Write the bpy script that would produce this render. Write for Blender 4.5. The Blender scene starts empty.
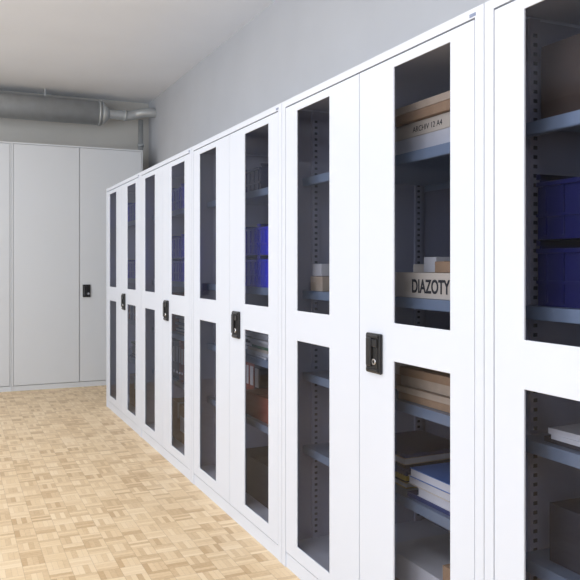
import bpy, bmesh, math, random
from mathutils import Vector, Matrix
random.seed(7)
S = bpy.context.scene
S.view_settings.view_transform = 'Standard'
S.view_settings.look = 'None'
COL = S.collection

# ------------------------------------------------------------ materials
def mat(name, col, rough=0.5, metal=0.0, noise=0.0, nscale=20, bump=0.0, bscale=200, spec=0.5):
    m = bpy.data.materials.new(name); m.use_nodes = True
    nt = m.node_tree; b = nt.nodes['Principled BSDF']
    b.inputs['Base Color'].default_value = (*col, 1)
    b.inputs['Roughness'].default_value = rough
    b.inputs['Metallic'].default_value = metal
    b.inputs['Specular IOR Level'].default_value = spec
    tc = nt.nodes.new('ShaderNodeTexCoord')
    if noise > 0:
        n = nt.nodes.new('ShaderNodeTexNoise'); n.inputs['Scale'].default_value = nscale
        n.inputs['Detail'].default_value = 4
        nt.links.new(tc.outputs['Object'], n.inputs['Vector'])
        r = nt.nodes.new('ShaderNodeValToRGB')
        r.color_ramp.elements[0].position = 0.3; r.color_ramp.elements[1].position = 0.7
        r.color_ramp.elements[0].color = (*[c*(1-noise) for c in col], 1)
        r.color_ramp.elements[1].color = (*[min(1, c*(1+noise)) for c in col], 1)
        nt.links.new(n.outputs['Fac'], r.inputs['Fac'])
        nt.links.new(r.outputs['Color'], b.inputs['Base Color'])
    if bump > 0:
        n2 = nt.nodes.new('ShaderNodeTexNoise'); n2.inputs['Scale'].default_value = bscale
        nt.links.new(tc.outputs['Object'], n2.inputs['Vector'])
        bp = nt.nodes.new('ShaderNodeBump'); bp.inputs['Strength'].default_value = bump
        bp.inputs['Distance'].default_value = 0.002
        nt.links.new(n2.outputs['Fac'], bp.inputs['Height'])
        nt.links.new(bp.outputs['Normal'], b.inputs['Normal'])
    return m

M_WHITE = mat('powder_coat_white', (0.68, 0.71, 0.785), 0.38, bump=0.03, bscale=500)
M_WHITE2 = mat('powder_coat_white_far', (0.67, 0.695, 0.73), 0.45)
M_INNER = mat('cabinet_inner_shaded', (0.42, 0.42, 0.49), 0.5)  # whitish lining, with the cabinet's interior shade put into the colour
M_BACK = mat('cabinet_back_shaded', (0.18, 0.18, 0.22), 0.5)  # back panel shading painted in as a darker tone
M_SHELF = mat('shelf_steel', (0.25, 0.32, 0.41), 0.35, metal=0.3)
M_SLOT = mat('slot_dark', (0.05, 0.05, 0.06), 0.6)
M_BLACK = mat('lock_black', (0.012, 0.012, 0.014), 0.28)
M_BLACK2 = mat('lock_recess', (0.004, 0.004, 0.005), 0.5)
M_CHROME = mat('chrome', (0.8, 0.8, 0.82), 0.15, metal=1)
M_WALL = mat('wall_paint', (0.54, 0.55, 0.58), 0.85, noise=0.02, nscale=3, bump=0.1, bscale=120)
M_WALLB = mat('wall_paint_warm', (0.66, 0.64, 0.60), 0.85, noise=0.02, nscale=3)
M_CEIL = mat('ceiling_paint', (0.86, 0.88, 0.92), 0.85, noise=0.015, nscale=2)
M_DUCT = mat('galvanised', (0.52, 0.54, 0.55), 0.42, metal=0.4, noise=0.06, nscale=12)
M_CARD = mat('cardboard', (0.42, 0.27, 0.15), 0.8, noise=0.06, nscale=30)
M_CARDL = mat('cardboard_light', (0.58, 0.46, 0.32), 0.8, noise=0.05, nscale=30)
M_PAPER = mat('paper_white', (0.72, 0.72, 0.70), 0.7, noise=0.03)
M_CREAM = mat('paper_cream', (0.70, 0.62, 0.48), 0.7, noise=0.03)
M_BLUE = mat('plastic_blue', (0.035, 0.04, 0.75), 0.35)
M_BLUED = mat('plastic_blue_deep', (0.012, 0.014, 0.11), 0.35)
M_BROWN = mat('board_brown', (0.08, 0.052, 0.035), 0.7, noise=0.06)
M_RED = mat('cover_red', (0.32, 0.08, 0.05), 0.5)
M_GREEN = mat('cover_green', (0.10, 0.25, 0.12), 0.5)
M_NAVY = mat('cover_navy', (0.03, 0.05, 0.15), 0.5)
M_YEL = mat('cover_yellow', (0.65, 0.48, 0.08), 0.5)
M_GREY = mat('cover_grey', (0.25, 0.26, 0.28), 0.5)
M_DK = mat('cover_dark', (0.04, 0.04, 0.05), 0.5)
M_TAG = mat('tag_blue', (0.22, 0.26, 0.38), 0.4)
M_INK = mat('ink', (0.02, 0.02, 0.02), 0.6)
M_BLUE_T = mat('tape_blue', (0.08, 0.2, 0.5), 0.4)
M_WFRAME = mat('window_frame_paint', (0.8, 0.8, 0.8), 0.4)

def glass_mat():
    m = bpy.data.materials.new('pane_glass'); m.use_nodes = True
    nt = m.node_tree; nt.nodes.clear(); L = nt.links.new
    o = nt.nodes.new('ShaderNodeOutputMaterial')
    t = nt.nodes.new('ShaderNodeBsdfTransparent'); t.inputs['Color'].default_value = (0.655, 0.665, 0.74, 1)
    g = nt.nodes.new('ShaderNodeBsdfGlossy'); g.inputs['Roughness'].default_value = 0.02
    g.inputs['Color'].default_value = (0.85, 0.88, 1, 1)
    ge = nt.nodes.new('ShaderNodeNewGeometry')
    d = nt.nodes.new('ShaderNodeVectorMath'); d.operation = 'DOT_PRODUCT'
    L(ge.outputs['Incoming'], d.inputs[0]); L(ge.outputs['Normal'], d.inputs[1])
    def M(op, a, b):
        n = nt.nodes.new('ShaderNodeMath'); n.operation = op
        for i, v in enumerate((a, b)):
            if v is None: continue
            if isinstance(v, (int, float)): n.inputs[i].default_value = v
            else: L(v, n.inputs[i])
        return n.outputs[0]
    c = M('ABSOLUTE', d.outputs['Value'], None)
    s = M('POWER', M('SUBTRACT', 1.0, c), 5.0)
    f = M('ADD', M('MULTIPLY', s, 0.42), 0.022)
    mx = nt.nodes.new('ShaderNodeMixShader')
    L(f, mx.inputs[0]); L(t.outputs[0], mx.inputs[1])
    L(g.outputs[0], mx.inputs[2]); L(mx.outputs[0], o.inputs['Surface'])
    return m
M_GLASS = glass_mat()

def parquet():
    m = bpy.data.materials.new('mosaic_parquet'); m.use_nodes = True
    nt = m.node_tree; b = nt.nodes['Principled BSDF']
    L = nt.links.new
    def N(t): return nt.nodes.new(t)
    def math_(op, a, b_=None, c=None):
        n = N('ShaderNodeMath'); n.operation = op
        for i, v in enumerate((a, b_, c)):
            if v is None: continue
            if isinstance(v, (int, float)): n.inputs[i].default_value = v
            else: L(v, n.inputs[i])
        return n.outputs[0]
    tc = N('ShaderNodeTexCoord'); sp = N('ShaderNodeSeparateXYZ'); L(tc.outputs['Object'], sp.inputs[0])
    SZ = 0.092; NS = 4
    u = math_('DIVIDE', sp.outputs[0], SZ); v = math_('DIVIDE', sp.outputs[1], SZ)
    cu = math_('FLOOR', u); cv = math_('FLOOR', v)
    fu = math_('SUBTRACT', u, cu); fv = math_('SUBTRACT', v, cv)
    par = math_('MODULO', math_('ABSOLUTE', math_('ADD', cu, cv)), 2)
    inv = math_('SUBTRACT', 1, par)
    s = math_('ADD', math_('MULTIPLY', fu, par), math_('MULTIPLY', fv, inv))
    s5 = math_('MULTIPLY', s, NS); si = math_('FLOOR', s5); sf = math_('SUBTRACT', s5, si)
    cx = N('ShaderNodeCombineXYZ'); L(cu, cx.inputs[0]); L(cv, cx.inputs[1]); L(si, cx.inputs[2])
    wn = N('ShaderNodeTexWhiteNoise'); wn.noise_dimensions = '3D'; L(cx.outputs[0], wn.inputs['Vector'])
    cb = N('ShaderNodeCombineXYZ'); L(cu, cb.inputs[0]); L(cv, cb.inputs[1])
    wb = N('ShaderNodeTexWhiteNoise'); wb.noise_dimensions = '3D'; L(cb.outputs[0], wb.inputs['Vector'])
    rnd = math_('ADD', math_('MULTIPLY', wn.outputs['Value'], 0.68), math_('MULTIPLY', wb.outputs['Value'], 0.32))
    no = N('ShaderNodeTexNoise'); no.inputs['Scale'].default_value = 70; no.inputs['Detail'].default_value = 4
    L(tc.outputs['Object'], no.inputs['Vector'])
    rnd = math_('ADD', rnd, math_('MULTIPLY', math_('SUBTRACT', no.outputs['Fac'], 0.5), 0.45))
    r = N('ShaderNodeValToRGB'); e = r.color_ramp.elements
    e[0].position = 0.05; e[0].color = (0.58, 0.385, 0.20, 1)
    e[1].position = 0.95; e[1].color = (0.88, 0.69, 0.455, 1)
    x = e.new(0.5); x.color = (0.79, 0.585, 0.35, 1)
    L(rnd, r.inputs['Fac'])
    def edge(f, w):
        a = math_('LESS_THAN', f, w); c = math_('GREATER_THAN', f, 1-w)
        return math_('MAXIMUM', a, c)
    j = math_('MAXIMUM', math_('MAXIMUM', edge(fu, 0.012), edge(fv, 0.012)), math_('MULTIPLY', edge(sf, 0.03), 0.7))
    mix = N('ShaderNodeMix'); mix.data_type = 'RGBA'
    L(math_('MULTIPLY', j, 0.45), mix.inputs['Factor']); L(r.outputs['Color'], mix.inputs['A'])
    mix.inputs['B'].default_value = (0.34, 0.21, 0.11, 1)
    L(mix.outputs['Result'], b.inputs['Base Color'])
    b.inputs['Roughness'].default_value = 0.42
    return m
M_FLOOR = parquet()

# ------------------------------------------------------------ mesh helper
class MB:
    def __init__(s): s.bm = bmesh.new(); s.mats = []
    def mi(s, m):
        if m not in s.mats: s.mats.append(m)
        return s.mats.index(m)
    def box(s, x0, x1, y0, y1, z0, z1, m, bevel=0, rot=None):
        r = bmesh.ops.create_cube(s.bm, size=1)
        vs = r['verts']; c = Vector(((x0+x1)/2, (y0+y1)/2, (z0+z1)/2))
        for v in vs:
            p = Vector((v.co.x*(x1-x0), v.co.y*(y1-y0), v.co.z*(z1-z0)))
            if rot: p = Matrix.Rotation(rot, 3, 'Z') @ p
            v.co = p + c
        fs = set(f for v in vs for f in v.link_faces)
        i = s.mi(m)
        for f in fs: f.material_index = i
        if bevel:
            es = list(set(e for v in vs for e in v.link_edges))
            r2 = bmesh.ops.bevel(s.bm, geom=es, offset=bevel, segments=2, affect='EDGES', profile=0.5)
            for f in r2['faces']: f.material_index = i
    def quad_x(s, x, y0, y1, z0, z1, m):
        v = [s.bm.verts.new(p) for p in ((x, y0, z0), (x, y0, z1), (x, y1, z1), (x, y1, z0))]
        f = s.bm.faces.new(v); f.material_index = s.mi(m)
    def cyl(s, p0, p1, r0, m, r1=None, seg=32):
        p0 = Vector(p0); p1 = Vector(p1); d = p1-p0
        q = d.to_track_quat('Z', 'Y').to_matrix().to_4x4()
        M = Matrix.Translation((p0+p1)/2) @ q
        r = bmesh.ops.create_cone(s.bm, cap_ends=True, segments=seg, radius1=r0, radius2=r0 if r1 is None else r1, depth=d.length, matrix=M)
        i = s.mi(m)
        for f in set(f for v in r['verts'] for f in v.link_faces):
            f.material_index = i
            if len(f.verts) == 4: f.smooth = True
    def done(s, name, loc=(0,0,0), parent=None):
        me = bpy.data.meshes.new(name); s.bm.to_mesh(me); s.bm.free()
        for m in s.mats: me.materials.append(m)
        o = bpy.data.objects.new(name, me); COL.objects.link(o); o.location = loc
        if parent: o.parent = parent
        return o

def empty(name, loc=(0,0,0)):
    e = bpy.data.objects.new(name, None); e.empty_display_size = 0.1; e.location = loc
    COL.objects.link(e); return e

# ------------------------------------------------------------ room shell
XW = 2.08; YW = 8.5; H = 3.127; XL = -3.6; YS = -3.6
def simple(name, x0, x1, y0, y1, z0, z1, m):
    b = MB(); b.box(x0, x1, y0, y1, z0, z1, m); return b.done(name)
simple('floor', XL-0.2, XW+0.2, YS-0.2, YW+0.2, -0.1, 0, M_FLOOR)
simple('ceiling', XL-0.2, XW+0.2, YS-0.2, YW+0.2, H, H+0.15, M_CEIL)
simple('wall_right', XW, XW+0.2, YS-0.2, YW+0.2, 0, H, M_WALL)
simple('wall_back', XL, XW, YW, YW+0.2, 0, H, M_WALLB)
simple('wall_front', XL, XW, YS-0.2, YS, 0, H, M_WALL)
WY = [(-2.9, -0.5), (0.2, 2.6), (3.3, 5.7)]
WZ0, WZ1 = 0.85, 2.75
b = MB()
ys = [YS-0.2] + [v for w in WY for v in w] + [YW+0.2]
b.box(XL-0.2, XL, ys[0], ys[-1], 0, WZ0, M_WALL)
b.box(XL-0.2, XL, ys[0], ys[-1], WZ1, H, M_WALL)
for i in range(0, len(ys), 2):
    b.box(XL-0.2, XL, ys[i], ys[i+1], WZ0, WZ1, M_WALL)
b.done('wall_left')
for k, (a, c) in enumerate(WY):
    w = MB()
    t = 0.05; X0, X1 = XL-0.13, XL-0.07
    w.box(X0, X1, a, c, WZ0, WZ0+t, M_WFRAME); w.box(X0, X1, a, c, WZ1-t, WZ1, M_WFRAME)
    for yy in (a, (a+c)/2-t/2, c-t): w.box(X0, X1, yy, yy+t, WZ0+t, WZ1-t, M_WFRAME)
    w.done('window_%d' % (k+1))

# ------------------------------------------------------------ glass cabinets
D = 1.277; CH = 1.95; XB = 2.0
SH = [0.095, 0.50, 0.81, 1.155, 1.63]

def plate_holes(name, y0, y1, z0, z1, holes, x, thick, m, parent):
    ys = sorted({y0, y1, *[h[0] for h in holes], *[h[1] for h in holes]})
    zs = sorted({z0, z1, *[h[2] for h in holes], *[h[3] for h in holes]})
    bm = bmesh.new(); V = {}
    for i, y in enumerate(ys):
        for j, z in enumerate(zs): V[i, j] = bm.verts.new((x, y, z))
    for i in range(len(ys)-1):
        for j in range(len(zs)-1):
            cy = (ys[i]+ys[i+1])/2; cz = (zs[j]+zs[j+1])/2
            if any(h[0] < cy < h[1] and h[2] < cz < h[3] for h in holes): continue
            bm.faces.new((V[i, j], V[i, j+1], V[i+1, j+1], V[i+1, j]))
    me = bpy.data.meshes.new(name); me.materials.append(m)
    r = bmesh.ops.extrude_face_region(bm, geom=bm.faces[:])
    for v in [g for g in r['geom'] if isinstance(g, bmesh.types.BMVert)]: v.co.x += thick
    bmesh.ops.recalc_face_normals(bm, faces=bm.faces)
    bm.to_mesh(me); bm.free()
    o = bpy.data.objects.new(name, me); COL.objects.link(o); o.parent = parent
    md = o.modifiers.new('bevel', 'BEVEL'); md.width = 0.0015; md.segments = 2; md.limit_method = 'ANGLE'
    return o

def lock(parent, y, z, x):
    b = MB()
    b.box(x-0.012, x, y-0.046, y+0.046, z-0.066, z+0.066, M_BLACK, bevel=0.005)
    b.box(x-0.016, x-0.011, y-0.038, y+0.038, z+0.050, z+0.060, M_BLACK, bevel=0.002)
    b.box(x-0.016, x-0.011, y-0.038, y+0.038, z-0.060, z-0.050, M_BLACK, bevel=0.002)
    b.box(x-0.0135, x-0.0115, y-0.034, y+0.034, z-0.048, z+0.048, M_BLACK2)
    b.box(x-0.022, x-0.013, y-0.002, y+0.030, z-0.042, z+0.052, M_BLACK, bevel=0.004)
    b.box(x-0.018, x-0.012, y-0.032, y+0.026, z+0.022, z+0.048, M_BLACK, bevel=0.003)
    b.cyl((x-0.012, y-0.017, z-0.026), (x-0.019, y-0.017, z-0.026), 0.010, M_CHROME)
    b.cyl((x-0.019, y-0.017, z-0.026), (x-0.0195, y-0.017, z-0.026), 0.006, M_BLACK2)
    return b.done('lock_handle', parent=parent)

def glass_cabinet(B, W):
    o = (D, B, 0); e = empty('glass_door_cabinet', o)
    g = 0.0015
    XD = XB-D
    b = MB()
    y0, y1 = g, W-g
    for s in (0, 1):
        ya, yb = (y0, y0+0.012) if s == 0 else (y1-0.012, y1)
        b.box(0, XD, ya, yb, 0, CH, M_WHITE)
        ya, yb = (y0+0.012, y0+0.036) if s == 0 else (y1-0.036, y1-0.012)
        b.box(0, 0.03, ya, yb, 0.0, CH-0.0, M_WHITE)
        ya, yb = (y0+0.012, y0+0.015) if s == 0 else (y1-0.015, y1-0.012)
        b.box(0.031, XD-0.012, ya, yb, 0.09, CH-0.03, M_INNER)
    b.box(0.0, 0.03, y0+0.036, y1-0.036, CH-0.026, CH, M_WHITE)
    b.box(0.03, XD, y0+0.012, y1-0.012, CH-0.02, CH, M_WHITE)
    b.box(0.004, 0.03, y0+0.036, y1-0.036, 0.0, 0.060, M_WHITE)
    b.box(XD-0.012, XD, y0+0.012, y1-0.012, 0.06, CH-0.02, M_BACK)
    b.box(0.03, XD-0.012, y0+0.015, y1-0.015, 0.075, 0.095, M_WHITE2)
    b.done('carcass', parent=e)
    b = MB()
    for s in (0, 1):
        for xx in (0.13, XD-0.07):
            ya = y0+0.015 if s == 0 else y1-0.015-0.012
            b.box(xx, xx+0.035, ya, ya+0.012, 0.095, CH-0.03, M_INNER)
            yf = ya+0.012 if s == 0 else ya-0.001
            z = 0.12
            while z < CH-0.06:
                b.box(xx+0.011, xx+0.024, yf, yf+0.001, z, z+0.010, M_SLOT); z += 0.025
    b.done('shelf_uprights', parent=e)
    b = MB()
    for z in SH[1:]:
        b.box(0.083, XD-0.02, y0+0.030, y1-0.030, z-0.004, z, M_SHELF)
        b.box(0.083, 0.086, y0+0.030, y1-0.030, z-0.032, z-0.004, M_SHELF)
        b.box(XD-0.023, XD-0.02, y0+0.030, y1-0.030, z-0.032, z-0.004, M_SHELF)
        b.box(0.086, 0.106, y0+0.030, y1-0.030, z-0.034, z-0.032, M_SHELF)
    b.done('shelves', parent=e)
    zb, zt = 0.065, CH-0.031
    C = W/2; gp = 0.002
    h_hi = (1.078, 1.888); h_lo = (0.122, 0.957)
    for nm, ya, yb, hy in (('door_near', 0.0405, C-gp, (0.147, 0.440)), ('door_far', C+gp, W-0.0405, (W-0.435, W-0.150))):
        holes = [(hy[0], hy[1], *h_hi), (hy[0], hy[1], *h_lo)]
        plate_holes(nm, ya, yb, zb, zt, holes, 0, 0.006, M_WHITE, e)
        b = MB()
        b.box(0.006, 0.021, ya, ya+0.02, zb, zt, M_WHITE); b.box(0.006, 0.021, yb-0.02, yb, zb, zt, M_WHITE)
        b.box(0.006, 0.021, ya+0.02, yb-0.02, zb, zb+0.02, M_WHITE); b.box(0.006, 0.021, ya+0.02, yb-0.02, zt-0.015, zt, M_WHITE)
        b.done(nm+'_fold', parent=e)
        for k, h in enumerate(holes):
            b = MB(); b.quad_x(0.0065, h[0]-0.012, h[1]+0.012, h[2]-0.012, h[3]+0.012, M_GLASS)
            b.done('%s_pane_%d' % (nm, k+1), parent=e)
    lock(e, C-0.108, 0.972, 0.0)
    b = MB()
    b.box(-0.001, 0, 0.034, 0.060, CH-0.022, CH-0.013, M_TAG)
    b.done('name_plate', parent=e)
    return e
Ws = [1.30, 1.30, 1.315, 1.295, 1.295, 1.305]
cabs = [1.575-2.6]
for w_ in Ws[:-1]: cabs.append(cabs[-1]+w_)
for B, w_ in zip(cabs, Ws): glass_cabinet(B, w_)

# ------------------------------------------------------------ contents
def bin_(B, y, x, z, w=0.30, d=0.36, h=0.20, m=None):
    b = MB(); m = m or M_BLUE; t = 0.006
    b.box(0, d, 0, w, 0, t, m)
    b.box(0, t, 0, w, t, h*0.8, m); b.box(d-t, d, 0, w, t, h, m)
    b.box(t, d-t, 0, t, t, h, m); b.box(t, d-t, w-t, w, t, h, m)
    b.box(-0.008, t, 0, w, h*0.8, h*0.8+0.012, m, bevel=0.002)
    for yy in (0, w): b.box(0, d, yy-0.006, yy+0.006, h-0.014, h, m)
    b.box(d-0.004, d+0.008, 0, w, h-0.014, h, m)
    for i in range(5):
        yy = w*(i+0.5)/5
        b.box(-0.005, 0, yy-0.004, yy+0.004, 0.01, h*0.8, m)
    for i in range(5):
        xx = d*(i+0.5)/5
        b.box(xx-0.004, xx+0.004, -0.005, 0, 0.01, h-0.02, m)
    b.box(-0.006, 0, 0.0, w, h*0.34, h*0.34+0.008, m)
    return b.done('blue_storage_bin', (x, B+y, z+0.0005))

def carton(B, y, x, z, w, d, h, m, name='cardboard_box', tape=True):
    b = MB()
    b.box(0, d, 0, w, 0, h, m, bevel=0.002)
    if tape:
        b.box(-0.0006, d+0.0006, w/2-0.02, w/2+0.02, h*0.6, h+0.0008, M_CREAM)
        b.box(-0.0008, 0, w*0.1, w*0.4, h*0.3, h*0.7, M_PAPER)
    b.box(0.001, d-0.001, w/2-0.001, w/2+0.001, h, h+0.0012, M_DK)
    return b.done(name, (x, B+y, z+0.0005))

def lidbox(B, y, x, z, w, d, h, m, ml, name='lidded_box', label=None):
    b = MB()
    b.box(0, d, 0, w, 0, h*0.7, m, bevel=0.0015)
    b.box(-0.004, d+0.004, -0.004, w+0.004, h*0.55, h, ml, bevel=0.0015)
    o = b.done(name, (x, B+y, z+0.0005))
    if label:
        t = bpy.data.curves.new('box_label', 'FONT'); t.body = label; t.size = 0.026; t.extrude = 0.0002
        t.materials.append(M_INK)
        to = bpy.data.objects.new('box_label', t); COL.objects.link(to); to.parent = o
        to.rotation_euler = (math.pi/2, 0, -math.pi/2); to.location = (-0.0045, w*0.72, h*0.68)
    return o

def stack(B, y, x, z, n, w=0.23, d=0.31, name='document_stack', cols=None, tmin=0.006, tmax=0.03):
    b = MB(); zz = 0
    cols = cols or [M_PAPER, M_CREAM, M_NAVY, M_GREEN, M_GREY, M_RED, M_PAPER, M_DK]
    for i in range(n):
        t = random.uniform(tmin, tmax); dx = random.uniform(-0.01, 0.01); dy = random.uniform(-0.012, 0.012)
        m = random.choice(cols)
        ww = w*random.uniform(0.85, 1); dd = d*random.uniform(0.85, 1)
        r = random.uniform(-0.05, 0.05)
        if t > 0.015:
            b.box(dx, dx+dd, dy, dy+ww, zz, zz+0.002, m, rot=r)
            b.box(dx+0.003, dx+dd-0.003, dy+0.003, dy+ww-0.003, zz+0.002, zz+t-0.002, M_PAPER, rot=r)
            b.box(dx, dx+dd, dy, dy+ww, zz+t-0.002, zz+t, m, rot=r)
        else:
            b.box(dx, dx+dd, dy, dy+ww, zz, zz+t, m, rot=r)
        zz += t
    return b.done(name, (x, B+y, z+0.0005))

def binders(B, y, x, z, n, name='binder_row'):
    b = MB(); yy = 0
    for i in range(n):
        w = random.choice([0.05, 0.06, 0.075]); m = random.choice([M_NAVY, M_GREY, M_DK, M_RED, M_BLUE])
        h = random.uniform(0.25, 0.262)
        b.box(0, 0.27, yy, yy+w-0.001, 0, h, m, bevel=0.002)
        b.box(-0.0008, 0, yy+w*0.2, yy+w*0.8, h*0.45, h*0.85, M_PAPER)
        b.cyl((-0.001, yy+w/2, 0.05), (0.001, yy+w/2, 0.05), 0.01, M_CHROME, seg=16)
        yy += w
    return b.done(name, (x, B+y, z+0.0005))

X1 = 1.385
A = cabs[2]
lidbox(A, 0.20, X1+0.02, SH[4], 0.44, 0.33, 0.105, M_PAPER, M_CREAM, label='ARCHIV 12 A4')
lidbox(A, 0.16, X1+0.00, SH[4]+0.107, 0.46, 0.34, 0.055, M_CARD, M_CARDL)
b = MB()
b.box(0, 0.20, 0, 0.50, 0, 0.082, M_CREAM, bevel=0.002)
b.box(0.001, 0.199, 0.248, 0.252, 0.082, 0.0826, M_CARD)
bx = b.done('printed_carton', (X1-0.01, A+0.12, SH[3]+0.0005))
t = bpy.data.curves.new('carton_text', 'FONT'); t.body = 'DIAZOTY'; t.size = 0.060; t.extrude = 0.0003
t.align_x = 'LEFT'; t.materials.append(M_INK); t.offset = 0.0016
to = bpy.data.objects.new('carton_text', t); COL.objects.link(to); to.parent = bx
to.rotation_euler = (math.pi/2, 0, -math.pi/2); to.location = (-0.0008, 0.364, 0.018); to.scale = (0.78, 1, 1)
carton(A, 0.28, X1+0.23, SH[3], 0.22, 0.22, 0.14, M_CARDL)
carton(A, 0.62, X1+0.22, SH[3], 0.20, 0.2, 0.11, M_CREAM)
lidbox(A, 0.36, X1+0.24, SH[3]+0.144, 0.12, 0.12, 0.05, M_PAPER, M_PAPER, 'small_box')
carton(A, 0.30, X1+0.02, SH[3]+0.083, 0.10, 0.12, 0.035, M_CARD, 'small_carton', False)
carton(A, 0.42, X1+0.04, SH[3]+0.083, 0.07, 0.10, 0.05, M_PAPER, 'small_carton', False)
carton(A, 1.13, X1-0.01, SH[3], 0.11, 0.08, 0.06, M_CARDL, 'small_carton', False)
carton(A, 1.15, X1-0.005, SH[3]+0.0625, 0.08, 0.07, 0.05, M_PAPER, 'small_carton', False)
lidbox(A, 0.18, X1, SH[2], 0.40, 0.3, 0.045, M_CARD, M_CARDL)
lidbox(A, 0.20, X1+0.01, SH[2]+0.047, 0.38, 0.3, 0.06, M_CARDL, M_CARD)
lidbox(A, 0.62, X1+0.1, SH[2], 0.30, 0.36, 0.10, M_CARD, M_CARDL)
stack(A, 0.16, X1, SH[1], 4, 0.36, 0.3, name='book_stack', cols=[M_NAVY, M_YEL, M_BLUE_T, M_PAPER, M_CREAM])
stack(A, 0.58, X1+0.03, SH[1], 8, 0.30, 0.3, name='book_stack', cols=[M_NAVY, M_YEL, M_CARDL, M_DK])
carton(A, 0.09, X1-0.03, SH[0], 0.20, 0.40, 0.26, M_CARD)
lidbox(A, 0.32, X1+0.00, SH[0], 0.34, 0.30, 0.19, M_CARDL, M_PAPER, 'white_carton')
A = cabs[1]
for yy in (0.93, 0.60, 0.28):
    bin_(A, yy, X1+0.01, SH[3], 0.30, 0.5, 0.17, M_BLUED); bin_(A, yy, X1+0.01, SH[3]+0.172, 0.30, 0.5, 0.17, M_BLUED)
carton(A, 0.81, X1+0.02, SH[4], 0.42, 0.4, 0.20, M_BROWN, 'brown_box', False)
binders(A, 0.2, X1, SH[4], 6)
stack(A, 0.90, X1, SH[2], 3, 0.30, 0.4, cols=[M_PAPER, M_DK]); stack(A, 0.5, X1, SH[2], 8, 0.3, 0.3)
carton(A, 0.90, X1+0.02, SH[1], 0.30, 0.4, 0.15, M_DK, 'dark_box', False); binders(A, 0.2, X1, SH[1], 7)
carton(A, 0.92, X1, SH[0], 0.28, 0.4, 0.22, M_CARD); carton(A, 0.4, X1, SH[0], 0.4, 0.4, 0.25, M_CARDL)
A = cabs[3]
for yy in (0.22, 0.54, 0.86):
    bin_(A, yy, X1, SH[3], 0.30, 0.5, 0.155); bin_(A, yy, X1, SH[3]+0.157, 0.30, 0.5, 0.155)
bin_(A, 0.62, X1+0.05, SH[4], 0.30, 0.45, 0.15, M_BLUED)
stack(A, 0.40, X1, SH[2], 9, 0.28, 0.34, cols=[M_PAPER, M_GREEN, M_CREAM, M_DK, M_PAPER], tmax=0.02)
stack(A, 0.74, X1+0.05, SH[2], 9, 0.28, 0.34)
carton(A, 0.38, X1, SH[1], 0.34, 0.35, 0.12, M_RED, 'red_box', False); binders(A, 0.76, X1+0.1, SH[1], 4)
carton(A, 0.40, X1, SH[0], 0.4, 0.4, 0.2, M_DK, 'dark_box', False)
A = cabs[4]
for yy in (0.27, 0.59, 0.91):
    bin_(A, yy, X1, SH[3], 0.30, 0.5, 0.155); bin_(A, yy, X1, SH[3]+0.157, 0.30, 0.5, 0.155)
    bin_(A, yy, X1, SH[4], 0.30, 0.45, 0.17)
stack(A, 0.45, X1, SH[2], 8, 0.28, 0.34); binders(A, 0.80, X1, SH[2], 4)
binders(A, 0.35, X1, SH[1], 9); carton(A, 0.45, X1, SH[0], 0.4, 0.4, 0.25, M_CARD)
A = cabs[5]
for yy in (0.30, 0.62, 0.94):
    bin_(A, yy, X1, SH[3], 0.30, 0.5, 0.155)
    bin_(A, yy, X1, SH[4], 0.30, 0.45, 0.17)
binders(A, 0.45, X1, SH[2], 8); stack(A, 0.5, X1, SH[1], 8, 0.3, 0.34)
carton(A, 0.45, X1, SH[0], 0.4, 0.4, 0.25, M_CARD)

# ------------------------------------------------------------ tall storage cabinets at the back
YF = 7.98; W2 = 1.327; H2 = 2.505
def tall(x0):
    e = empty('tall_storage_cabinet', (x0, YF, 0))
    b = MB(); dp = 0.48
    g = 0.001
    b.box(g, W2-g, 0.022, dp, 0.0, H2, M_WHITE2)
    b.box(g, 0.014, 0, 0.022, 0, H2, M_WHITE2); b.box(W2-0.014, W2-g, 0, 0.022, 0, H2, M_WHITE2)
    b.box(0.014, W2-0.014, 0, 0.022, H2-0.014, H2, M_WHITE2)
    b.box(0.014, W2-0.014, 0.006, 0.022, 0, 0.05, M_WHITE2)
    b.done('carcass', parent=e)
    for nm, xa, xb in (('door_left', 0.018, W2/2-0.003), ('door_right', W2/2+0.003, W2-0.018)):
        b = MB(); b.box(xa, xb, -0.001, 0.020, 0.056, H2-0.018, M_WHITE2, bevel=0.002); b.done(nm, parent=e)
    b = MB(); xl = W2/2+0.070; z = 1.0
    b.box(xl-0.04, xl+0.04, -0.016, -0.001, z-0.066, z+0.066, M_BLACK, bevel=0.006)
    b.box(xl-0.028, xl-0.0, -0.032, -0.016, z-0.045, z+0.05, M_BLACK, bevel=0.004)
    b.cyl((xl+0.016, -0.016, z-0.03), (xl+0.016, -0.026, z-0.03), 0.011, M_CHROME)
    b.done('lock_handle', parent=e)
for k in range(4): tall(1.890-W2*(k+1))

# ------------------------------------------------------------ duct and pipes
b = MB(); yd = 8.25; zd = 2.92
b.cyl((XL+0.0, yd, zd), (1.50, yd, zd), 0.13, M_DUCT, seg=48)
for xx in (-2.6, -1.3, 0.0, 1.46):
    b.cyl((xx, yd, zd), (xx+0.02, yd, zd), 0.136, M_DUCT, seg=48)
b.cyl((1.50, yd, zd), (1.58, yd, zd), 0.13, M_DUCT, r1=0.06, seg=48)
for xx in (-1.0, 0.9):
    b.box(xx, xx+0.02, yd-0.01, yd+0.01, zd+0.13, H, M_DUCT)
b.done('ventilation_duct')
def pipe(name, pts, r, m):
    c = bpy.data.curves.new(name, 'CURVE'); c.dimensions = '3D'; c.bevel_depth = r; c.bevel_resolution = 8
    s = c.splines.new('BEZIER'); s.bezier_points.add(len(pts)-1); c.use_fill_caps = True
    for p, q in zip(s.bezier_points, pts): p.co = q; p.handle_left_type = p.handle_right_type = 'AUTO'
    c.materials.append(m); o = bpy.data.objects.new(name, c); COL.objects.link(o); return o
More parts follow.
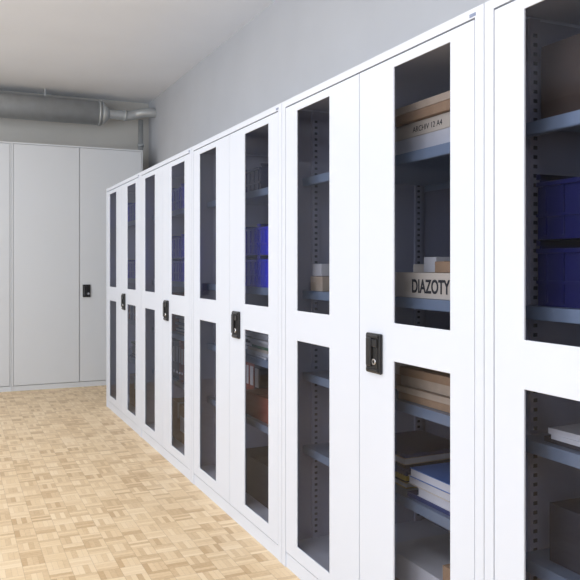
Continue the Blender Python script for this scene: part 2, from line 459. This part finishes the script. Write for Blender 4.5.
vp = pipe('vent_pipe', [(1.57, yd, zd), (1.70, yd, zd), (1.80, yd, zd), (1.88, yd-0.01, zd+0.02), (1.94, yd-0.04, zd+0.035), (2.02, yd-0.06, zd+0.04), (2.078, yd-0.06, zd+0.04)], 0.052, M_DUCT)
b = MB(); b.cyl((1.74, yd, zd), (1.77, yd, zd), 0.060, M_DUCT)
b.done('pipe_collar', parent=vp)
b = MB(); b.cyl((1.95, 8.34, 0.0), (1.95, 8.34, 2.90), 0.028, M_DUCT); b.cyl((1.95, 8.34, 2.6), (1.95, 8.34, 2.63), 0.036, M_DUCT)
b.done('riser_pipe')

# ------------------------------------------------------------ light
def area(name, loc, rot, sx, sy, power, col):
    l = bpy.data.lights.new(name, 'AREA'); l.shape = 'RECTANGLE'; l.size = sx; l.size_y = sy
    l.energy = power; l.color = col
    o = bpy.data.objects.new(name, l); COL.objects.link(o); o.location = loc; o.rotation_euler = rot
for k, (a, c) in enumerate(WY):
    area('window_daylight', (XL-0.02, (a+c)/2, (WZ0+WZ1)/2), (0, -math.pi/2, 0), WZ1-WZ0, c-a, 66, (0.87, 0.935, 1.0))
for k, yy in enumerate((-1.5, 1.2, 3.9, 6.4)):  # added ceiling fixtures, out of view, for extra light from above
    b = MB()
    b.box(-0.70, -0.50, yy-0.65, yy+0.65, H-0.06, H, M_WFRAME, bevel=0.004)
    b.done('added_luminaire')
    area('added_luminaire_light', (-0.6, yy, H-0.065), (0, 0, 0), 0.18, 1.25, 20, (0.96, 0.975, 1.0))
w = bpy.data.worlds.new('world'); S.world = w; w.use_nodes = True
w.node_tree.nodes['Background'].inputs[0].default_value = (0.75, 0.85, 1, 1)
w.node_tree.nodes['Background'].inputs[1].default_value = 1.2

# ------------------------------------------------------------ camera
cd = bpy.data.cameras.new('camera'); cam = bpy.data.objects.new('camera', cd); COL.objects.link(cam)
cam.location = (0, 0, 1.259); cam.rotation_euler = (math.pi/2, 0, -math.radians(24.47))
cd.sensor_width = 36; cd.lens = 747/580*36
cd.shift_x = 0; cd.shift_y = -24/580
cd.clip_start = 0.05
S.camera = cam
